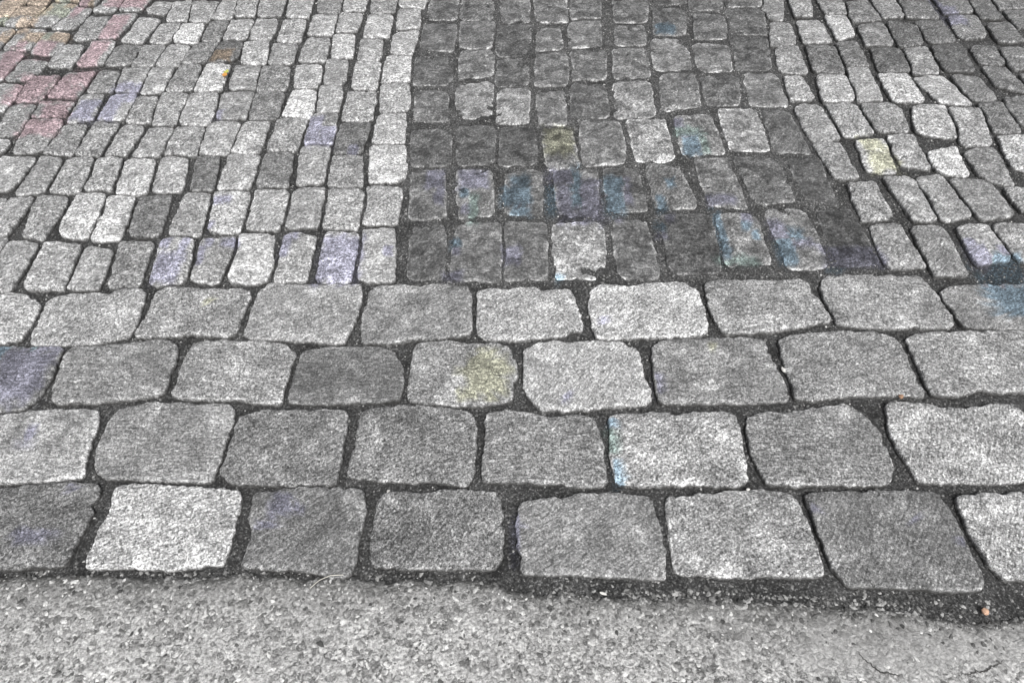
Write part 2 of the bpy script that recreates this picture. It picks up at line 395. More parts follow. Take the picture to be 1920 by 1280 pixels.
def tint_at(x, y):
    c = [1.0, 1.0, 1.0]
    for k, cx, cy, hx, hy in TINTS:
        dx = abs(x * 1000 - cx) / hx
        dy = abs(y * 1000 - cy) / hy
        if dx > 1.7 or dy > 1.7:
            continue
        d = max(dx, dy) + .38 * n3(x * 55, y * 55, 2.0)
        a = min(1.0, max(0.0, (1.30 - d) / .32))
        t = TINT[k]
        c = [c[i] * (1 + (t[i] - 1) * a) if abs(c[i] - 1) < .02 else c[i] for i in range(3)]
    return c


# ------------------------------------------------------------------ materials
def nodes_of(name):
    mat = bpy.data.materials.new(name)
    mat.use_nodes = True
    nt = mat.node_tree
    nt.nodes.clear()
    out = nt.nodes.new('ShaderNodeOutputMaterial')
    bs = nt.nodes.new('ShaderNodeBsdfPrincipled')
    nt.links.new(bs.outputs[0], out.inputs['Surface'])
    bs.inputs['Specular IOR Level'].default_value = .25
    return mat, nt, bs


class NT:
    def __init__(self, nt):
        self.nt = nt

    def n(self, t, **kw):
        node = self.nt.nodes.new(t)
        for k, v in kw.items():
            setattr(node, k, v)
        return node

    def put(self, sock, v):
        if hasattr(v, 'is_linked') or hasattr(v, 'links'):
            self.nt.links.new(v, sock)
        else:
            sock.default_value = v

    def math(self, op, a, b=0.0, c=None, clamp=False):
        k = self.n('ShaderNodeMath', operation=op, use_clamp=clamp)
        self.put(k.inputs[0], a)
        self.put(k.inputs[1], b)
        if c is not None:
            self.put(k.inputs[2], c)
        return k.outputs[0]

    def vmath(self, op, a, b):
        k = self.n('ShaderNodeVectorMath', operation=op)
        self.put(k.inputs[0], a)
        self.put(k.inputs[1], b)
        return k.outputs[0]

    def noise(self, vec, scale, detail=2.0, rough=.6, lac=2.0, dist=0.0):
        k = self.n('ShaderNodeTexNoise')
        self.put(k.inputs['Vector'], vec)
        k.inputs['Scale'].default_value = scale
        k.inputs['Detail'].default_value = detail
        k.inputs['Roughness'].default_value = rough
        k.inputs['Lacunarity'].default_value = lac
        k.inputs['Distortion'].default_value = dist
        return k.outputs[0]

    def voronoi(self, vec, scale, feature='F1', out='Distance', rand=1.0):
        k = self.n('ShaderNodeTexVoronoi', feature=feature)
        self.put(k.inputs['Vector'], vec)
        k.inputs['Scale'].default_value = scale
        k.inputs['Randomness'].default_value = rand
        return k.outputs[out]

    def ramp(self, fac, stops, interp='LINEAR'):
        k = self.n('ShaderNodeValToRGB')
        k.color_ramp.interpolation = interp
        e = k.color_ramp.elements
        while len(e) > len(stops):
            e.remove(e[-1])
        while len(e) < len(stops):
            e.new(.5)
        for el, (p, v) in zip(e, stops):
            el.position = p
            el.color = (v, v, v, 1) if not isinstance(v, tuple) else (*v, 1)
        self.put(k.inputs[0], fac)
        return k.outputs[0]

    def map(self, v, a, b, c, d):
        k = self.n('ShaderNodeMapRange')
        self.put(k.inputs[0], v)
        for i, q in enumerate((a, b, c, d)):
            k.inputs[i + 1].default_value = q
        return k.outputs[0]

    def mul_rgb(self, col, fac):
        k = self.n('ShaderNodeVectorMath', operation='SCALE')
        self.put(k.inputs[0], col)
        self.put(k.inputs['Scale'], fac)
        return k.outputs[0]


def attr(b, name):
    a = b.n('ShaderNodeAttribute')
    a.attribute_name = name
    return a


def granite(name, tar=False, big=False, per_vertex=False):
    mat, nt, bs = nodes_of(name)
    b = NT(nt)
    geo = b.n('ShaderNodeNewGeometry')
    oi = b.n('ShaderNodeObjectInfo')
    if per_vertex:
        tone = attr(b, 'tone').outputs['Fac']
        rnd = attr(b, 'tone').outputs['Fac']
    else:
        sep = b.n('ShaderNodeSeparateColor')
        b.put(sep.inputs[0], oi.outputs['Color'])
        tone = sep.outputs[0]
        rnd = sep.outputs[1]
    off = b.n('ShaderNodeCombineXYZ')
    b.put(off.inputs[0], b.math('MULTIPLY', rnd, 37.0))
    b.put(off.inputs[1], b.math('MULTIPLY', rnd, 91.0))
    vec = b.vmath('ADD', geo.outputs['Position'], off.outputs[0])
    # crystals: feldspar light, mica dark
    g1 = b.noise(vec, 210 if big else 160, 4, .8)
    g2 = b.noise(vec, 400, 2, .7)
    g3 = b.voronoi(vec, 250 if not big else 330, 'F1', 'Color')
    sepv = b.n('ShaderNodeSeparateColor')
    b.put(sepv.inputs[0], g3)
    s = b.math('ADD', b.math('MULTIPLY', g1, .55), b.math('MULTIPLY', g2, .45))
    grain = b.ramp(s, [(.34, .05), (.42, .34), (.48, .80), (.53, 1.15), (.59, 1.70), (.67, 2.35)])
    cell = b.ramp(sepv.outputs[0], [(.0, .42), (.25, .75), (.6, 1.05), (.85, 1.32), (1.0, 1.7)])
    # chisel streaks in a direction of the stone's own
    rot = b.n('ShaderNodeVectorRotate', rotation_type='Z_AXIS')
    b.put(rot.inputs['Vector'], vec)
    b.put(rot.inputs['Angle'], b.math('MULTIPLY_ADD', rnd, 1.3, -1.1))
    st = b.vmath('MULTIPLY', rot.outputs[0], (48.0, 250.0, 60.0))
    streak = b.noise(st, 1.0, 3, .6)
    streak_m = b.map(streak, .3, .7, .55, 1.45)
    blotch = b.noise(vec, 14 if big else 24, 5, .66, 2.0, .6)
    blotch_m = b.ramp(blotch, [(.30, .58), (.44, .88), (.55, 1.06), (.66, 1.6)])
    m1 = b.math('MULTIPLY', grain, cell)
    soft = b.math('MULTIPLY', b.math('FRACT', b.math('MULTIPLY', rnd, 7.31)), .24)
    sf = b.n('ShaderNodeMix', data_type='FLOAT')
    b.put(sf.inputs['Factor'], soft)
    b.put(sf.inputs['A'], m1)
    sf.inputs['B'].default_value = 1.0
    m1 = sf.outputs['Result']
    m1 = b.math('MULTIPLY', m1, streak_m)
    m1 = b.math('MULTIPLY', m1, blotch_m)
    # worn, paler arrises
    wear = attr(b, 'wear').outputs['Fac']
    wn_ = b.map(b.noise(vec, 60, 3, .6), .42, .62, 0, 1)
    m1 = b.math('MULTIPLY', m1, b.math('MULTIPLY_ADD', b.math('MULTIPLY', wear, wn_), .55, 1.0))
    hgt = b.math('ADD', b.math('MULTIPLY', s, .6), b.math('MULTIPLY', streak, .5))
    hgt = b.math('ADD', hgt, b.math('MULTIPLY', b.noise(vec, 48, 4, .6), 1.1))
    if tar:
        # tar smeared over the stones: glossy dark skin with paler islands and lines
        t1 = b.noise(vec, 22, 7, .68, 2.2, .7)
        skin = b.ramp(t1, [(.34, .50), (.45, .80), (.54, 1.06), (.64, 1.45)])
        m1 = b.math('MULTIPLY', b.math('MULTIPLY_ADD', m1, .85, .10), skin)
        rim = b.ramp(b.math('ABSOLUTE', b.math('SUBTRACT', t1, .53)), [(.0, 1.7), (.006, 1.35), (.016, 1.0)])
        m1 = b.math('MULTIPLY', m1, rim)
        m1 = b.math('MULTIPLY', m1, b.math('MULTIPLY_ADD', b.math('MULTIPLY', wear, b.map(b.noise(vec, 35, 3, .6), .42, .6, 0, 1)), 1.1, 1.0))
        hgt = b.math('ADD', hgt, b.math('MULTIPLY', t1, 1.2))
    # soil on the sides, towards the joint
    soil = attr(b, 'soil').outputs['Fac']
    sn = b.math('MULTIPLY', soil, b.map(b.noise(vec, 90, 3, .6), .35, .6, .55, 1.0), clamp=True)
    val = b.math('MULTIPLY', m1, tone)
    tint = attr(b, 'tint').outputs['Color']
    col = b.mul_rgb(tint, val)
    mix = b.n('ShaderNodeMix', data_type='RGBA')
    b.put(mix.inputs['Factor'], sn)
    b.put(mix.inputs['A'], col)
    mix.inputs['B'].default_value = (.040, .039, .037, 1)
    b.put(bs.inputs['Base Color'], mix.outputs['Result'])
    bs.inputs['Roughness'].default_value = .78 if not tar else .66
    bump = b.n('ShaderNodeBump')
    bump.inputs['Strength'].default_value = .9
    bump.inputs['Distance'].default_value = .0032 if not tar else .003
    b.put(bump.inputs['Height'], hgt)
    b.put(bs.inputs['Normal'], bump.outputs[0])
    return mat


def joint_material():
    mat, nt, bs = nodes_of('joint_grit')
    b = NT(nt)
    geo = b.n('ShaderNodeNewGeometry')
    vec = geo.outputs['Position']
    g1 = b.noise(vec, 230, 3, .7)
    g2 = b.noise(vec, 60, 3, .6)
    v = b.ramp(g1, [(.30, .012), (.46, .025), (.55, .044), (.64, .11), (.74, .32)])
    f = b.math('MULTIPLY', b.map(g2, .3, .7, .70, 1.30), b.map(b.noise(vec, 11, 3, .6), .32, .68, .65, 1.55))
    tarred = b.math('MULTIPLY_ADD', attr(b, 'tarred').outputs['Fac'], .38, 1.0)
    col = b.mul_rgb(attr(b, 'tint').outputs['Color'], b.math('MULTIPLY', b.math('MULTIPLY', v, f), tarred))
    b.put(bs.inputs['Base Color'], col)
    bs.inputs['Roughness'].default_value = .9
    bump = b.n('ShaderNodeBump')
    bump.inputs['Strength'].default_value = .9
    bump.inputs['Distance'].default_value = .004
    b.put(bump.inputs['Height'], b.math('ADD', g1, g2))
    b.put(bs.inputs['Normal'], bump.outputs[0])
    return mat


def concrete_material():
    mat, nt, bs = nodes_of('washed_concrete')
    b = NT(nt)
    geo = b.n('ShaderNodeNewGeometry')
    vec = geo.outputs['Position']
    warp = b.n('ShaderNodeTexNoise')
    b.put(warp.inputs['Vector'], vec)
    warp.inputs['Scale'].default_value = 130
    wv = b.vmath('ADD', vec, b.mul_rgb(b.vmath('SUBTRACT', warp.outputs['Color'], (.5, .5, .5)), .008))
    c1 = b.voronoi(wv, 105, 'F1', 'Color')
    d1 = b.voronoi(wv, 105, 'DISTANCE_TO_EDGE', 'Distance')
    sep = b.n('ShaderNodeSeparateColor')
    b.put(sep.inputs[0], c1)
    peb = b.ramp(sep.outputs[0], [(.0, .30), (.14, .55), (.40, .95), (.75, 1.10), (1.0, 1.45)])
    paste = b.ramp(b.noise(vec, 190, 4, .7), [(.32, .34), (.42, .70), (.51, 1.04), (.60, 1.42), (.70, 1.8)])
    edge = b.ramp(d1, [(.0, .72), (.10, 1.0)])
    wv2 = b.vmath('MULTIPLY', wv, (60.0, 78.0, 60.0))
    c2 = b.n('ShaderNodeSeparateColor')
    b.put(c2.inputs[0], b.voronoi(wv2, 1.0, 'F1', 'Color'))
    f2 = b.voronoi(wv2, 1.0, 'F1', 'Distance')
    isp = b.math('GREATER_THAN', c2.outputs[0], .55)
    body = b.ramp(f2, [(.0, 1.0), (.34, 1.0), (.37, .38), (.43, .45), (.50, 1.0)])
    inner = b.math('LESS_THAN', f2, .36)
    shade = b.math('MULTIPLY_ADD', b.math('MULTIPLY', inner, isp), b.map(c2.outputs[1], 0, 1, -.50, .22), 1.0)
    ring = b.n('ShaderNodeMix', data_type='FLOAT')
    b.put(ring.inputs['Factor'], isp)
    ring.inputs['A'].default_value = 1.0
    b.put(ring.inputs['B'], body)
    large = b.math('MULTIPLY', ring.outputs['Result'], shade)
    big = b.map(b.noise(vec, 7, 4, .6), .3, .7, .88, 1.12)
    vis = b.map(b.noise(vec, 28, 2, .5), .40, .58, .15, .85)
    pm = b.n('ShaderNodeMix', data_type='FLOAT')
    b.put(pm.inputs['Factor'], vis)
    pm.inputs['A'].default_value = 1.0
    b.put(pm.inputs['B'], b.math('MULTIPLY', peb, edge))
    smooth = attr(b, 'smooth').outputs['Fac']
    sm = b.n('ShaderNodeMix', data_type='FLOAT')
    b.put(sm.inputs['Factor'], b.math('MULTIPLY', smooth, .45))
    b.put(sm.inputs['A'], b.math('MULTIPLY', b.math('MULTIPLY', pm.outputs['Result'], paste), large))
    sm.inputs['B'].default_value = 1.05
    val = b.math('MULTIPLY', b.math('MULTIPLY', sm.outputs['Result'], big), .325)
    col = b.mul_rgb((1.0, .995, .985), val)
    dirt = attr(b, 'dirt').outputs['Fac']
    dn = b.math('MULTIPLY', dirt, b.map(b.noise(vec, 75, 4, .65), .32, .62, .35, 1.25), clamp=True)
    mix = b.n('ShaderNodeMix', data_type='RGBA')
    b.put(mix.inputs['Factor'], dn)
    b.put(mix.inputs['A'], col)
    mix.inputs['B'].default_value = (.075, .074, .071, 1)
    b.put(bs.inputs['Base Color'], mix.outputs['Result'])
    bs.inputs['Roughness'].default_value = .85
    bump = b.n('ShaderNodeBump')
    bump.inputs['Strength'].default_value = .7
    bump.inputs['Distance'].default_value = .003
    b.put(bump.inputs['Height'], b.math('ADD', b.noise(vec, 190, 3, .7), b.math('MULTIPLY', d1, 2.0, clamp=True)))
    b.put(bs.inputs['Normal'], bump.outputs[0])
    return mat


def chip_material(name, col, rough=.7, var=.35, scale=260):
    mat, nt, bs = nodes_of(name)
    b = NT(nt)
    geo = b.n('ShaderNodeNewGeometry')
    f = b.map(b.noise(geo.outputs['Position'], scale, 3, .6), .3, .7, 1 - var, 1 + var)
    b.put(bs.inputs['Base Color'], b.mul_rgb((*col,), f))
    bs.inputs['Roughness'].default_value = rough
    return mat


def tone_material(name):
    mat, nt, bs = nodes_of(name)
    b = NT(nt)
    geo = b.n('ShaderNodeNewGeometry')
    f = b.map(b.noise(geo.outputs['Position'], 330, 3, .65), .3, .7, .6, 1.4)
    b.put(bs.inputs['Base Color'], b.mul_rgb((1, .995, .98), b.math('MULTIPLY', attr(b, 'tone').outputs['Fac'], f)))
    bs.inputs['Roughness'].default_value = .75
    return mat


M_STONE = granite('granite')
M_SETT = granite('granite_sett', big=True)
M_TAR = granite('tarred_granite', tar=True)
M_FILL = granite('granite_beyond', per_vertex=True)
M_JOINT = joint_material()
M_CONC = concrete_material()
M_GRIT = tone_material('loose_grit')


# ------------------------------------------------------------------ mesh helpers
def link(name, verts, faces, mat, parent=None, smooth=True, floats=None, colors=None):
    me = bpy.data.meshes.new(name)
    me.from_pydata(verts, [], faces)
    me.materials.append(mat)
    if smooth:
        me.polygons.foreach_set('use_smooth', [True] * len(me.polygons))
    for k, v in (floats or {}).items():
        a = me.attributes.new(k, 'FLOAT', 'POINT')
        a.data.foreach_set('value', np.asarray(v, dtype=np.float32))
    for k, v in (colors or {}).items():
        a = me.attributes.new(k, 'FLOAT_COLOR', 'POINT')
        arr = np.ones((len(v), 4), dtype=np.float32)
        arr[:, :3] = v
        a.data.foreach_set('color', arr.ravel())
    me.update()
    o = bpy.data.objects.new(name, me)
    COL.objects.link(o)
    if parent is not None:
        o.parent = parent
    return o


def tag(o, label, category=None, kind=None, group=None):
    o['label'] = label
    if category:
        o['category'] = category
    if kind:
        o['kind'] = kind
    if group:
        o['group'] = group
    return o


def resample(pts, n):
    p = np.array(pts + [pts[0]])
    d = np.concatenate([[0], np.cumsum(np.hypot(*(p[1:] - p[:-1]).T))])
    t = np.linspace(0, d[-1], n, endpoint=False)
    return np.stack([np.interp(t, d, p[:, 0]), np.interp(t, d, p[:, 1])], 1)


def rounded(pts, rnd):
    """outline of a stone: corners of a quad worn round, a traced outline only softened"""
    out = []
    n = len(pts)
    quad = n == 4
    for i in range(n):
        a, b, c = (np.array(pts[j % n]) for j in (i - 1, i, i + 1))
        la, lc = np.linalg.norm(a - b), np.linalg.norm(c - b)
        if quad:
            f = rnd.uniform(.10, .34) * min(la, lc)
            p0, p2 = b + (a - b) / la * f * rnd.uniform(.7, 1.2), b + (c - b) / lc * f * rnd.uniform(.7, 1.2)
            k = rnd.uniform(.60, .95)
            steps = 6
        else:
            p0, p2 = b + (a - b) * .26, b + (c - b) * .26
            k = .80
            steps = 4
        mid = (p0 + p2) / 2
        ctrl = mid + (b - mid) * (k + .25)
        for s in range(steps + 1):
            t = s / steps
            out.append(tuple((1 - t) ** 2 * p0 + 2 * t * (1 - t) * ctrl + t * t * p2))
    return out


# rings from the foot to the crown: (inset in mm, share of the rest of the way to the middle, height in mm, worn edge, soil)
PROFILE = [(1.0, 0, -45, 0, 1), (0, 0, -14, 0, 1.3), (0, 0, -6.0, .3, .5), (.8, 0, -3.2, 1, .03), (2.4, 0, -1.3, 1, 0), (5.0, 0, -.2, .5, 0), (9.0, 0, .5, .1, 0),
           (9.0, .16, 1.1, 0, 0), (9.0, .34, 1.7, 0, 0), (9.0, .54, 2.2, 0, 0), (9.0, .76, 2.5, 0, 0)]


def stone_mesh(pts, n, seed, lift, tilt, dome, relief, ragged, soil_k=1.0, grow=0.0, clip=None):
    rnd = random.Random(seed)
    ol = resample(rounded(pts, rnd), n)
    c = ol.mean(0)
    size = math.sqrt(abs(np.sum(ol[:, 0] * np.roll(ol[:, 1], -1) - np.roll(ol[:, 0], -1) * ol[:, 1])) / 2)
    ox = seed * 3.17
    # ragged arrises
    for i in range(n):
        v = ol[i] - c
        L = np.linalg.norm(v)
        w = grow + ragged * (.0034 * n3(ol[i][0] * 13 + ox, ol[i][1] * 13, 7) + .0030 * n3(ol[i][0] * 38 + ox, ol[i][1] * 38) + .0026 * n3(ol[i][0] * 75 + ox, ol[i][1] * 75, 4) + .0026 * n3(ol[i][0] * 190 + ox, ol[i][1] * 190, 4))
        ol[i] = c + v * (1 + w / L)
    for _ in range(rnd.choice((1, 2, 2, 3)) if n > 100 else rnd.choice((0, 0, 1, 1, 2)) if n > 40 else 0):
        p0 = ol[rnd.randrange(n)].copy()
        wd, dp = (rnd.uniform(.006, .016), rnd.uniform(.003, .008)) if n > 100 else (rnd.uniform(.005, .010), rnd.uniform(.002, .005))
        dd = np.linalg.norm(ol - p0, axis=1)
        v = c - ol
        ol = ol + v / np.linalg.norm(v, axis=1, keepdims=True) * (dp * np.exp(-(dd / wd) ** 2))[:, None]
    if clip is not None:
        ol = clip(ol, c)
    k = size / .16
    verts, wear, soil = [], [], []
    for ri, (ins, share, z, w, sl) in enumerate(PROFILE):
        for i in range(n):
            v = c - ol[i]
            L = np.linalg.norm(v)
            q = ol[i] + v / L * ins * .001 * min(1.0, .45 + .55 * k)
            q = q + (c - q) * share
            x, y = float(q[0]), float(q[1])
            zz = z * .001 * (dome if z > -4 else 1.0)
            if z > -10:
                f = min(1.0, (z + 10) / 9)
                zz += relief * f * (.0030 * n3(x * 24 + ox, y * 24, seed) + .0016 * n3(x * 62 + ox, y * 62, seed + 3))
                zz += f * .0009 * n3(x * 150 + ox, y * 150, seed)
                zz += lift + tilt[0] * (x - c[0]) + tilt[1] * (y - c[1])
            verts.append((x, y, zz))
            wear.append(w)
            soil.append(soil_k * sl)
    verts.append((float(c[0]), float(c[1]), lift + .0026 * dome + relief * .003 * n3(c[0] * 24 + ox, c[1] * 24, seed)))
    wear.append(0)
    soil.append(0)
    faces = []
    R = len(PROFILE)
    for r in range(R - 1):
        for i in range(n):
            j = (i + 1) % n
            faces.append((r * n + i, r * n + j, (r + 1) * n + j, (r + 1) * n + i))
    top = R * n
    for i in range(n):
        faces.append(((R - 1) * n + i, (R - 1) * n + (i + 1) % n, top))
    return verts, faces, wear, soil, ol


def ccw(pts):
    a = sum(pts[i][0] * pts[(i + 1) % len(pts)][1] - pts[(i + 1) % len(pts)][0] * pts[i][1] for i in range(len(pts)))
    return pts if a > 0 else pts[::-1]


# ------------------------------------------------------------------ occupancy raster (for grit and for stones beyond the traced ones)
RX0, RX1, RY0, RY1, RES = -4.2, 4.2, -.8, 5.6, .004
OCC = np.zeros((int((RY1 - RY0) / RES), int((RX1 - RX0) / RES)), dtype=bool)


def rasterise(ol, grow=0.0):
    ol = np.asarray(ol)
    if grow:
        c = ol.mean(0)
        d = ol - c
        ol = c + d * (1 + grow / np.linalg.norm(d, axis=1, keepdims=True))
    x0, y0 = ol.min(0)
    x1, y1 = ol.max(0)
    i0, i1 = max(0, int((x0 - RX0) / RES)), min(OCC.shape[1], int((x1 - RX0) / RES) + 2)
    j0, j1 = max(0, int((y0 - RY0) / RES)), min(OCC.shape[0], int((y1 - RY0) / RES) + 2)
    if i1 <= i0 or j1 <= j0:
        return None
    X, Y = np.meshgrid(RX0 + np.arange(i0, i1) * RES, RY0 + np.arange(j0, j1) * RES)
    ins = np.zeros(X.shape, dtype=bool)
    n = len(ol)
    for a in range(n):
        xa, ya = ol[a]
        xb, yb = ol[(a + 1) % n]
        if ya == yb:
            continue
        ins ^= ((ya > Y) != (yb > Y)) & (X < (xb - xa) * (Y - ya) / (yb - ya) + xa)
    return (slice(j0, j1), slice(i0, i1)), ins


# ------------------------------------------------------------------ the setting: beds
def graded(a, b, fine, lo, hi, coarse=.12):
    """coarse - fine - coarse coordinates"""
    out = list(np.arange(lo, a, coarse)) + list(np.arange(a, b, fine)) + list(np.arange(b, hi + coarse, coarse))
    return out


def bed_z(x, y):
    s = strip_amount(x, y)
    z = -.0125 + .0080 * s
    z += .0035 * n3(x * 13, y * 13, 1) + .0022 * n3(x * 45, y * 45, 2) + .0012 * n3(x * 130, y * 130, 8)
    return z


def sheet(name, xs, ts, fy, fz, mat, floats=None, tint=True):
    verts, tints, fl = [], [], {k: [] for k in (floats or {})}
    for t in ts:
        for x in xs:
            y = fy(x, t)
            verts.append((x, y, fz(x, y, t)))
            if tint:
                tints.append(tint_at(x, y))
            for k, f in (floats or {}).items():
                fl[k].append(f(x, y, t))
    nx = len(xs)
    faces = [(j * nx + i, j * nx + i + 1, (j + 1) * nx + i + 1, (j + 1) * nx + i) for j in range(len(ts) - 1) for i in range(nx - 1)]
    return link(name, verts, faces, mat, floats=fl, colors={'tint': tints} if tint else None)


pl = 60.0
ground = link('ground', [(-pl, -pl, -.07), (pl, -pl, -.07), (pl, pl, -.07), (-pl, pl, -.07)], [(0, 1, 2, 3)], chip_material('subsoil', (.06, .058, .055), .95, .4, 40), smooth=False)
tag(ground, 'dark bare ground under and around the paving', 'ground', 'structure')

xs = graded(-1.9, 1.9, .014, -6, 6)
field_ts = list(np.arange(0, 1.75, .014)) + list(np.arange(1.75, 6.5, .12))
field = sheet('cobblestone_pavement', xs, field_ts, lambda x, t: interp(BORDER, x) + t, lambda x, y, t: bed_z(x, y), M_JOINT, floats={'tarred': lambda x, y, t: strip_amount(x, y)})
tag(field, 'grey granite cobblestone pavement with a dark tarred strip running up its middle', 'pavement', 'structure')

border_ts = list(np.linspace(0, 1, 46))
border = sheet('sett_border', xs, border_ts, lambda x, t: (interp(EDGE, x) - .05) * (1 - t) + interp(BORDER, x) * t,
               lambda x, y, t: bed_z(x, y) - (.016 if t < .04 else 0), M_JOINT)
tag(border, 'four rows of large grey granite setts between the concrete and the small cobbles', 'paving', 'structure')


def conc_z(x, y, t):
    d = edge_y(x) - y
    z = .001 + .0025 * n3(x * 9, y * 9, 4) + .0018 * n3(x * 40, y * 40, 6) + .0010 * n3(x * 110, y * 110, 6)
    z -= .020 * math.exp(-max(d, 0) / .007) + .004 * math.exp(-max(d, 0) / .05)
    return z


def conc_dirt(x, y, t):
    d = edge_y(x) - y
    w = .034 + (.016 if x < -.15 else 0) + .018 * n3(x * 6, 0, 3) + .012 * n3(x * 25, y * 25, 3) + (.022 if x > .20 else 0) * (1 if x < .62 else .4)
    return min(1.0, max(0.0, 1.05 * math.exp(-max(d - .004, 0) / max(w, .006) * 1.1) - .04))


def conc_smooth(x, y, t):
    cx, cy = .64, .375
    d = math.hypot((x - cx) / .22, (y - cy) / .045) + .9 * n3(x * 16, y * 16, 3)
    return min(1.0, max(0.0, (1.3 - d) / .7))


conc_ts = list(np.arange(0, .20, .005)) + list(np.arange(.20, .7, .012)) + list(np.arange(.7, 4, .15))
concrete = sheet('concrete_path', graded(-1.0, 1.0, .009, -6, 6), conc_ts, lambda x, t: edge_y(x) - t * 1.0, conc_z, M_CONC,
                 floats={'dirt': conc_dirt, 'smooth': conc_smooth}, tint=False)
# the sheet runs away from the border, so turn its faces up
concrete.data.flip_normals()
tag(concrete, 'pale grey washed concrete path with pebbles showing, broken along its edge', 'path', 'structure')

# ------------------------------------------------------------------ the stones, one object each
GROWN = OCC.copy()


def keep_apart(ol, c):
    """leave a joint between a stone and those laid before it"""
    ol = ol.copy()
    pull = np.zeros(len(ol))
    for i in range(len(ol)):
        v = c - ol[i]
        L = np.linalg.norm(v)
        p = ol[i]
        for s in range(24):
            a, b_ = int((p[0] - RX0) / RES), int((p[1] - RY0) / RES)
            if not (0 <= a < OCC.shape[1] and 0 <= b_ < OCC.shape[0]) or not GROWN[b_, a]:
                break
            pull[i] = (s + 1) * .0015
            p = ol[i] + v / L * pull[i]
    sm = (np.roll(pull, 1) + pull * 2 + np.roll(pull, -1)) / 4
    sm = (np.roll(sm, 1) + sm * 2 + np.roll(sm, -1)) / 4
    pull = np.maximum(sm, pull * .8)
    d = c - ol
    return ol + d / np.linalg.norm(d, axis=1, keepdims=True) * pull[:, None]


PART_LABELS = [('s_yellow', 'grey sett with a dull yellow patch on its right half'), ('s_pale', 'palest sett of the front row'),
               ('s_violet', 'sett stained violet along the left edge of the picture'), ('s_blue', 'sett with a blue stained corner'),
               ('c_violet', 'cobble stained violet all over its face'), ('c_yellow', 'cobble stained pale yellow'),
               ('c_white', 'almost white cobble'), ('c_dark', 'dark cobble among pale ones'), ('c_brown', 'dark cobble with a brown stain'),
               ('c_tar', 'cobble with a clean pale face in the tarred strip')]
k_alb = 1 / 1.62
for idx, rec in enumerate(STONES):
    zone, tone = rec[0], rec[1] + {'l': 15, 'r': 9, 'd': 5, 'b': 3}[rec[0]]
    if zone == 'b':
        tone += (158 - tone) * .14
    v = rec[2:]
    pts = ccw([(v[i] / 1000, v[i + 1] / 1000) for i in range(0, len(v), 2)])
    rnd = random.Random(1000 + idx)
    big = zone == 'b'
    dark = zone == 'd'
    n = 150 if big else 72
    verts, faces, wear, soil, ol = stone_mesh(
        pts, n, 11 + idx, lift=rnd.uniform(-.0012, .0012) + (-.0015 if dark else 0), tilt=(rnd.uniform(-.018, .018), rnd.uniform(-.018, .018)),
        dome=.9 if big else .8 if dark else 1.0, relief=1.7 if big else 1.5 if dark else 1.15, ragged=1.0, soil_k=.4 if dark else 1.0, grow=.0016 if big else 0.0046 if dark else .0026, clip=keep_apart)
    o = link('sett' if big else 'cobblestone', verts, faces, M_TAR if dark else M_SETT if big else M_STONE, parent=border if big else field,
             floats={'wear': wear, 'soil': soil}, colors={'tint': [tint_at(p[0], p[1]) for p in verts]})
    o.color = (lin(tone) * k_alb, rnd.random(), 0, 1)
    o['cz'] = (float(ol[:, 0].mean()), float(ol[:, 1].mean()))
    r = rasterise(ol)
    if r:
        OCC[r[0]] |= r[1]
    r = rasterise(ol, (.0055 if big else .0042 if dark else .0058))
    if r:
        GROWN[r[0]] |= r[1]

for spot, text in PART_LABELS:
    p = m(SPOT[spot])
    o = min((o for par in (field, border) for o in par.children if 'cz' in o), key=lambda o: (o['cz'][0] - p[0]) ** 2 + (o['cz'][1] - p[1]) ** 2)
    o['label'] = text
for par in (field, border):
    for o in par.children:
        if 'cz' in o:
            del o['cz']

TRACED = OCC.copy()


# ------------------------------------------------------------------ stones beyond the picture's edges, joined
def in_view(x, y):
    d = Vector((x, y, -CAM_H))
    fw = d.y * math.cos(PITCH) + CAM_H * math.sin(PITCH)
    if fw <= 0:
        return False
    up = d.y * math.sin(PITCH) - CAM_H * math.cos(PITCH)
    return abs(d.x / fw) < 962 / 1387 and abs(up / fw) < 642 / 1387


def beyond(name, parent, rows, label):
    V, Fc, W, So, To = [], [], [], [], []
    cnt = 0
    for y0, y1, w, x_a, x_b in rows:
        x = x_a + random.uniform(0, w)
        while x < x_b:
            ww = w * random.uniform(.85, 1.15)
            yb = .02 * n3(x * 1.3, y0)
            q = [(x + .006, y0 + yb + .005), (x + ww - .006, y0 + yb + .005), (x + ww - .006, y1 + yb - .005), (x + .006, y1 + yb - .005)]
            q = [(a + random.uniform(-.004, .004), b_ + random.uniform(-.004, .004)) for a, b_ in q]
            x += ww
            cx, cy = sum(p[0] for p in q) / 4, sum(p[1] for p in q) / 4
            if in_view(cx, cy):
                continue
            r = rasterise(q, .006)
            if r is not None and (OCC[r[0]] & r[1]).sum() > .30 * r[1].sum():
                continue
            if q[2][1] > interp(BORDER, cx) > q[0][1] - .004 and parent is field:
                continue
            verts, faces, wear, soil, ol = stone_mesh(q, 20, 5000 + cnt + len(rows), random.uniform(-.001, .001), (random.uniform(-.015, .015), random.uniform(-.015, .015)), 1.0, 1.0, 1.0, clip=keep_apart)
            cnt += 1
            r = rasterise(ol, .0055)
            if r is not None:
                GROWN[r[0]] |= r[1]
            base = len(V)
            V += verts
            Fc += [tuple(i + base for i in f) for f in faces]
            W += wear
            So += soil
            dk = strip_amount(cx, cy)
            t = lin(random.gauss(158, 16) * (1 - dk) + 116 * dk) * k_alb
            To += [t] * len(verts)
    o = link(name, V, Fc, M_FILL, parent=parent, floats={'wear': W, 'soil': So, 'tone': To}, colors={'tint': [(1, 1, 1)] * len(V)})
    o['kind'] = 'stuff'
    return o


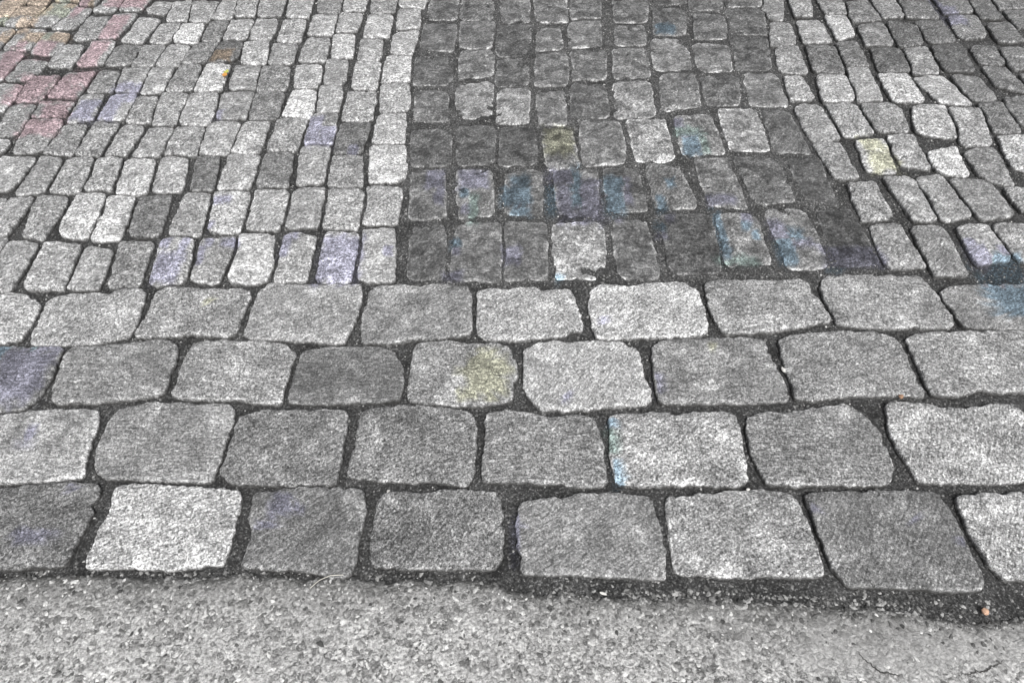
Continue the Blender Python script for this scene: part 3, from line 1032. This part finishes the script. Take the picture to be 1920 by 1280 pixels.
rows = []
y = .9
while y < 4.0:
    rows.append((y, y + .135, .098, -3.2, 3.2))
    y += .135
beyond('outlying_cobblestones', field, rows, '')
rows = []
for r in range(4):
    y0 = .50 + r * .148
    rows.append((y0 + .004, y0 + .148, .225, -2.6, 2.6))
beyond('outlying_setts', border, rows, '')


# ------------------------------------------------------------------ grit in the joints, pebbles in the concrete
def chips(name, parent, spots, mat):
    """spots: x, y, z, rx, ry, rz, tone - small broken stones, joined (nobody could count them)"""
    base = np.array([(1, 0, 0), (.5, .87, 0), (-.5, .87, 0), (-1, 0, 0), (-.5, -.87, 0), (.5, -.87, 0), (.4, .25, .8), (-.45, .2, .9), (0, -.5, .75)])
    fc = [(0, 1, 6), (1, 7, 6), (1, 2, 7), (2, 3, 7), (3, 8, 7), (3, 4, 8), (4, 5, 8), (5, 6, 8), (5, 0, 6), (6, 7, 8)]
    V, Fc, To = [], [], []
    for x, y, z, rx, ry, rz, t in spots:
        a = random.uniform(0, 6.283)
        p = base * rng.uniform(.72, 1.28, base.shape) * (rx, ry, rz)
        ca, sa = math.cos(a), math.sin(a)
        b0 = len(V)
        for q in p:
            V.append((x + q[0] * ca - q[1] * sa, y + q[0] * sa + q[1] * ca, z + q[2]))
        Fc += [(i + b0, j + b0, k + b0) for i, j, k in fc]
        To += [t] * len(p)
    o = link(name, V, Fc, mat, parent=parent, smooth=False, floats={'tone': To})
    o['kind'] = 'stuff'
    return o


spots_f, spots_b = [], []
while len(spots_f) + len(spots_b) < 26000:
    x, y = random.uniform(-1.75, 1.75), random.uniform(.38, 2.55)
    if not in_view(x * .97, y):
        continue
    i, j = int((x - RX0) / RES), int((y - RY0) / RES)
    if OCC[j, i]:
        continue
    if y < edge_y(x) - .006:
        continue
    r = random.choice((.0011, .0014, .0018, .0018, .0024, .0032)) * random.uniform(.7, 1.1)
    t = random.choice((.03, .04, .05, .05, .06, .08, .12, .20)) * random.uniform(.7, 1.2)
    if random.random() < .03:
        t, r = random.uniform(.3, .55), r * .9
    (spots_f if y > interp(BORDER, x) else spots_b).append((x, y, bed_z(x, y) - .0004, r * random.uniform(.8, 1.3), r * random.uniform(.7, 1.1), r * .9, t))
chips('joint_gravel', field, spots_f, M_GRIT)
chips('joint_gravel', border, spots_b, M_GRIT)

peb, rub = [], []
while len(peb) < 4200:
    x, y = random.uniform(-.95, .95), random.uniform(.26, .56)
    d = edge_y(x) - y
    if d < .012:
        continue
    if conc_smooth(x, y, 0) > random.random() * 1.1:
        continue
    r = random.choice((.0015, .002, .002, .0028, .0035, .0045)) * random.uniform(.8, 1.2)
    t = random.choice((.09, .11, .13, .16, .18, .22, .30, .42, .5)) * random.uniform(.85, 1.15)
    peb.append((x, y, conc_z(x, y, 0) - r * .10, r * random.uniform(.9, 1.6), r * random.uniform(.6, .95), r * .30, t))
chips('exposed_pebbles', concrete, peb, M_GRIT)
while len(rub) < 1500:
    x = random.uniform(-.95, .95)
    d = random.expovariate(1 / .022) - .004
    y = edge_y(x) - d
    r = random.choice((.0016, .002, .003, .003, .0042, .0058)) * random.uniform(.7, 1.2)
    t = random.choice((.05, .06, .08, .10, .14, .2, .28)) * random.uniform(.8, 1.2)
    z = conc_z(x, y, 0) if d > 0 else bed_z(x, y)
    rub.append((x, y, z - r * .2, r * random.uniform(.9, 1.4), r * random.uniform(.6, 1.0), r * random.uniform(.35, .6), t))
while len(rub) < 2100:
    x = random.uniform(.05, .80) if random.random() < .75 else random.uniform(-.8, -.1)
    y = edge_y(x) + random.gauss(-.006, .012)
    r = random.uniform(.0026, .0062)
    z = conc_z(x, y, 0) if y < edge_y(x) else bed_z(x, y)
    rub.append((x, y, z - r * .25, r * random.uniform(.9, 1.5), r * random.uniform(.6, 1.0), r * random.uniform(.3, .55), random.choice((.07, .10, .14, .18, .24, .3))))
chips('edge_gravel', concrete, rub, M_GRIT)


# ------------------------------------------------------------------ cracks in the concrete
def ribbon(name, pts, w0, mat, parent, lift=.0012):
    P = resample_open(pts, 40)
    V, Fc = [], []
    for i, p in enumerate(P):
        a, b_ = P[max(0, i - 1)], P[min(len(P) - 1, i + 1)]
        t = (b_ - a) / (np.linalg.norm(b_ - a) + 1e-9)
        nn = np.array((-t[1], t[0]))
        s = i / (len(P) - 1)
        w = w0 * (.25 + .75 * math.sin(math.pi * min(1, max(0, s)))) * (1 + .6 * n3(i * .9, w0 * 1000))
        q = p + nn * (.0035 * n3(i * .35, 5) + .0016 * n3(i * 1.1, 8))
        for sd in (-1, 1):
            x, y = q + nn * sd * w
            V.append((x, y, conc_z(x, y, 0) + lift))
    for i in range(len(P) - 1):
        Fc.append((2 * i, 2 * i + 2, 2 * i + 3, 2 * i + 1))
    return link(name, V, Fc, mat, parent=parent)


def resample_open(pts, n):
    p = np.array(pts)
    d = np.concatenate([[0], np.cumsum(np.hypot(*(p[1:] - p[:-1]).T))])
    t = np.linspace(0, d[-1], n)
    return np.stack([np.interp(t, d, p[:, 0]), np.interp(t, d, p[:, 1])], 1)


M_CRACK = chip_material('crack_dirt_shade', (.05, .049, .047), .95, .5)  # dirt in the cracks, with the shade inside them put into the dark colour
ribbon('crack', [m(SPOT[k]) for k in ('ka', 'kb', 'kc', 'kd')], .0012, M_CRACK, concrete)
ribbon('crack', [m(SPOT[k]) for k in ('ke', 'kf', 'kg', 'kh')], .0011, M_CRACK, concrete)


# ------------------------------------------------------------------ small things lying about
def lump(name, spot, r, mat, z, flat=.6, seed=1, label='', cat='pebble', group=None):
    """one small angular stone"""
    n, V, Fc = 9, [], []
    x0, y0 = m(SPOT[spot])
    prof = [(.75, -.5), (1.0, 0), (.88, .5), (.5, .92)]
    for s, h in prof:
        for i in range(n):
            a = 2 * math.pi * i / n
            k = s * (1 + .5 * n3(math.cos(a) * 1.4 + seed, math.sin(a) * 1.4, h + seed))
            V.append((r[0] * k * math.cos(a), r[1] * k * math.sin(a), (h + .15 * n3(a, h, seed)) * flat * min(r)))
    V.append((0, 0, flat * min(r)))
    for q in range(len(prof) - 1):
        for i in range(n):
            j = (i + 1) % n
            Fc.append((q * n + i, q * n + j, (q + 1) * n + j, (q + 1) * n + i))
    t = (len(prof) - 1) * n
    for i in range(n):
        Fc.append((t + i, t + (i + 1) % n, len(V) - 1))
    o = link(name, V, Fc, mat, smooth=False)
    o.location = (x0, y0, z)
    o.rotation_euler = (random.uniform(-.2, .2), random.uniform(-.2, .2), seed * 1.3)
    return tag(o, label, cat, group=group)


M_PEACH = chip_material('peach_stone', (.48, .31, .22), .5, .3)
M_BROWN = chip_material('rust_stone', (.24, .15, .10), .8, .3)
M_WHITE = chip_material('white_stone', (.50, .49, .47), .7, .35)
lump('pebble', 'peach', (.0052, .0058), M_PEACH, -.004, .85, 2, 'round peach coloured pebble in the dirt below the dark sett at the lower right')
lump('stone_chip', 'brown', (.0058, .0046), M_BROWN, .000, .7, 3, 'rusty brown chip lying in the joint below a large grey sett', 'stone chip')
lump('stone_chip', 'white', (.0075, .0036), M_WHITE, -.004, .7, 4, 'white elongated chip standing in the slanting joint between two large setts', 'stone chip')
lump('stone_chip', 'chip_a', (.0036, .0026), M_WHITE, -.003, .7, 5, 'small white chip at the lower right corner of a pale sett with rough face', 'stone chip')
lump('stone_chip', 'chip_b', (.0052, .0030), M_WHITE, -.002, .7, 6, 'small white chip at the upper left corner of a dark front row sett', 'stone chip')
lump('stone_chip', 'chip_c', (.0066, .0022), M_WHITE, -.004, .6, 7, 'flat white chip in the wide dark gutter along the concrete edge', 'stone chip')

# a curled bud of a leaf: an orange blade, a green one behind it, a stalk
leaf = bpy.data.objects.new('fallen_leaf', None)
COL.objects.link(leaf)
leaf.location = (*m(SPOT['leaf']), 0.0)
leaf.empty_display_size = .01
tag(leaf, 'tiny curled leaf, orange with a yellow green tip, lying in a joint between pale cobbles', 'leaf')


def blade(name, length, width, curl, a, off, mat):
    V, Fc = [], []
    nl, nw = 9, 5
    for i in range(nl):
        s = i / (nl - 1)
        w = width * math.sin(math.pi * (s * .92 + .04)) ** .7
        for j in range(nw):
            q = (j / (nw - 1) - .5) * 2
            x, y = q * w, (s - .5) * length
            z = .006 + curl * ((s - .5) ** 2) * 4 + .45 * abs(q) * w
            ca, sa = math.cos(a), math.sin(a)
            V.append((x * ca - y * sa + off[0], x * sa + y * ca + off[1], z + off[2]))
    for i in range(nl - 1):
        for j in range(nw - 1):
            Fc.append((i * nw + j, i * nw + j + 1, (i + 1) * nw + j + 1, (i + 1) * nw + j))
    o = link(name, V, Fc, mat, parent=leaf)
    so = o.modifiers.new('thickness', 'SOLIDIFY')
    so.thickness = .0006
    return o


blade('leaf_blade', .020, .0072, .004, .15, (.0, -.004, 0), chip_material('orange_leaf', (.46, .23, .07), .5, .25))
blade('leaf_blade', .018, .0064, .005, -.5, (.001, .011, .001), chip_material('green_leaf', (.36, .36, .09), .5, .3))
V, Fc = [], []
for i in range(7):
    for j in range(5):
        a = 6.283 * j / 5
        V.append((.0008 * math.cos(a) + .0005 * i, -.012 - .0014 * i, .008 + .0008 * math.sin(a) - .0005 * i))
for i in range(6):
    for j in range(5):
        Fc.append((i * 5 + j, i * 5 + (j + 1) % 5, (i + 1) * 5 + (j + 1) % 5, (i + 1) * 5 + j))
link('stalk', V, Fc, chip_material('stalk_brown', (.16, .09, .04), .7, .2), parent=leaf)

# a pale dry stalk on the concrete edge
pts = resample_open([m(SPOT[k]) for k in ('hair_a', 'hair_b', 'hair_c', 'hair_d')], 18)
V, Fc = [], []
for i, p in enumerate(pts):
    t = pts[min(17, i + 1)] - pts[max(0, i - 1)]
    t = t / np.linalg.norm(t)
    for j in range(5):
        a = 6.283 * j / 5
        V.append((p[0] - t[1] * 0.00045 * math.cos(a), p[1] + t[0] * .00045 * math.cos(a), .004 + .003 * math.sin(math.pi * i / 17) + .0007 * math.sin(a)))
for i in range(17):
    for j in range(5):
        Fc.append((i * 5 + j, i * 5 + (j + 1) % 5, (i + 1) * 5 + (j + 1) % 5, (i + 1) * 5 + j))
tag(link('grass_stalk', V, Fc, chip_material('straw', (.62, .60, .54), .6, .15)), 'thin pale dry stalk curving over the concrete edge', 'dry stalk')
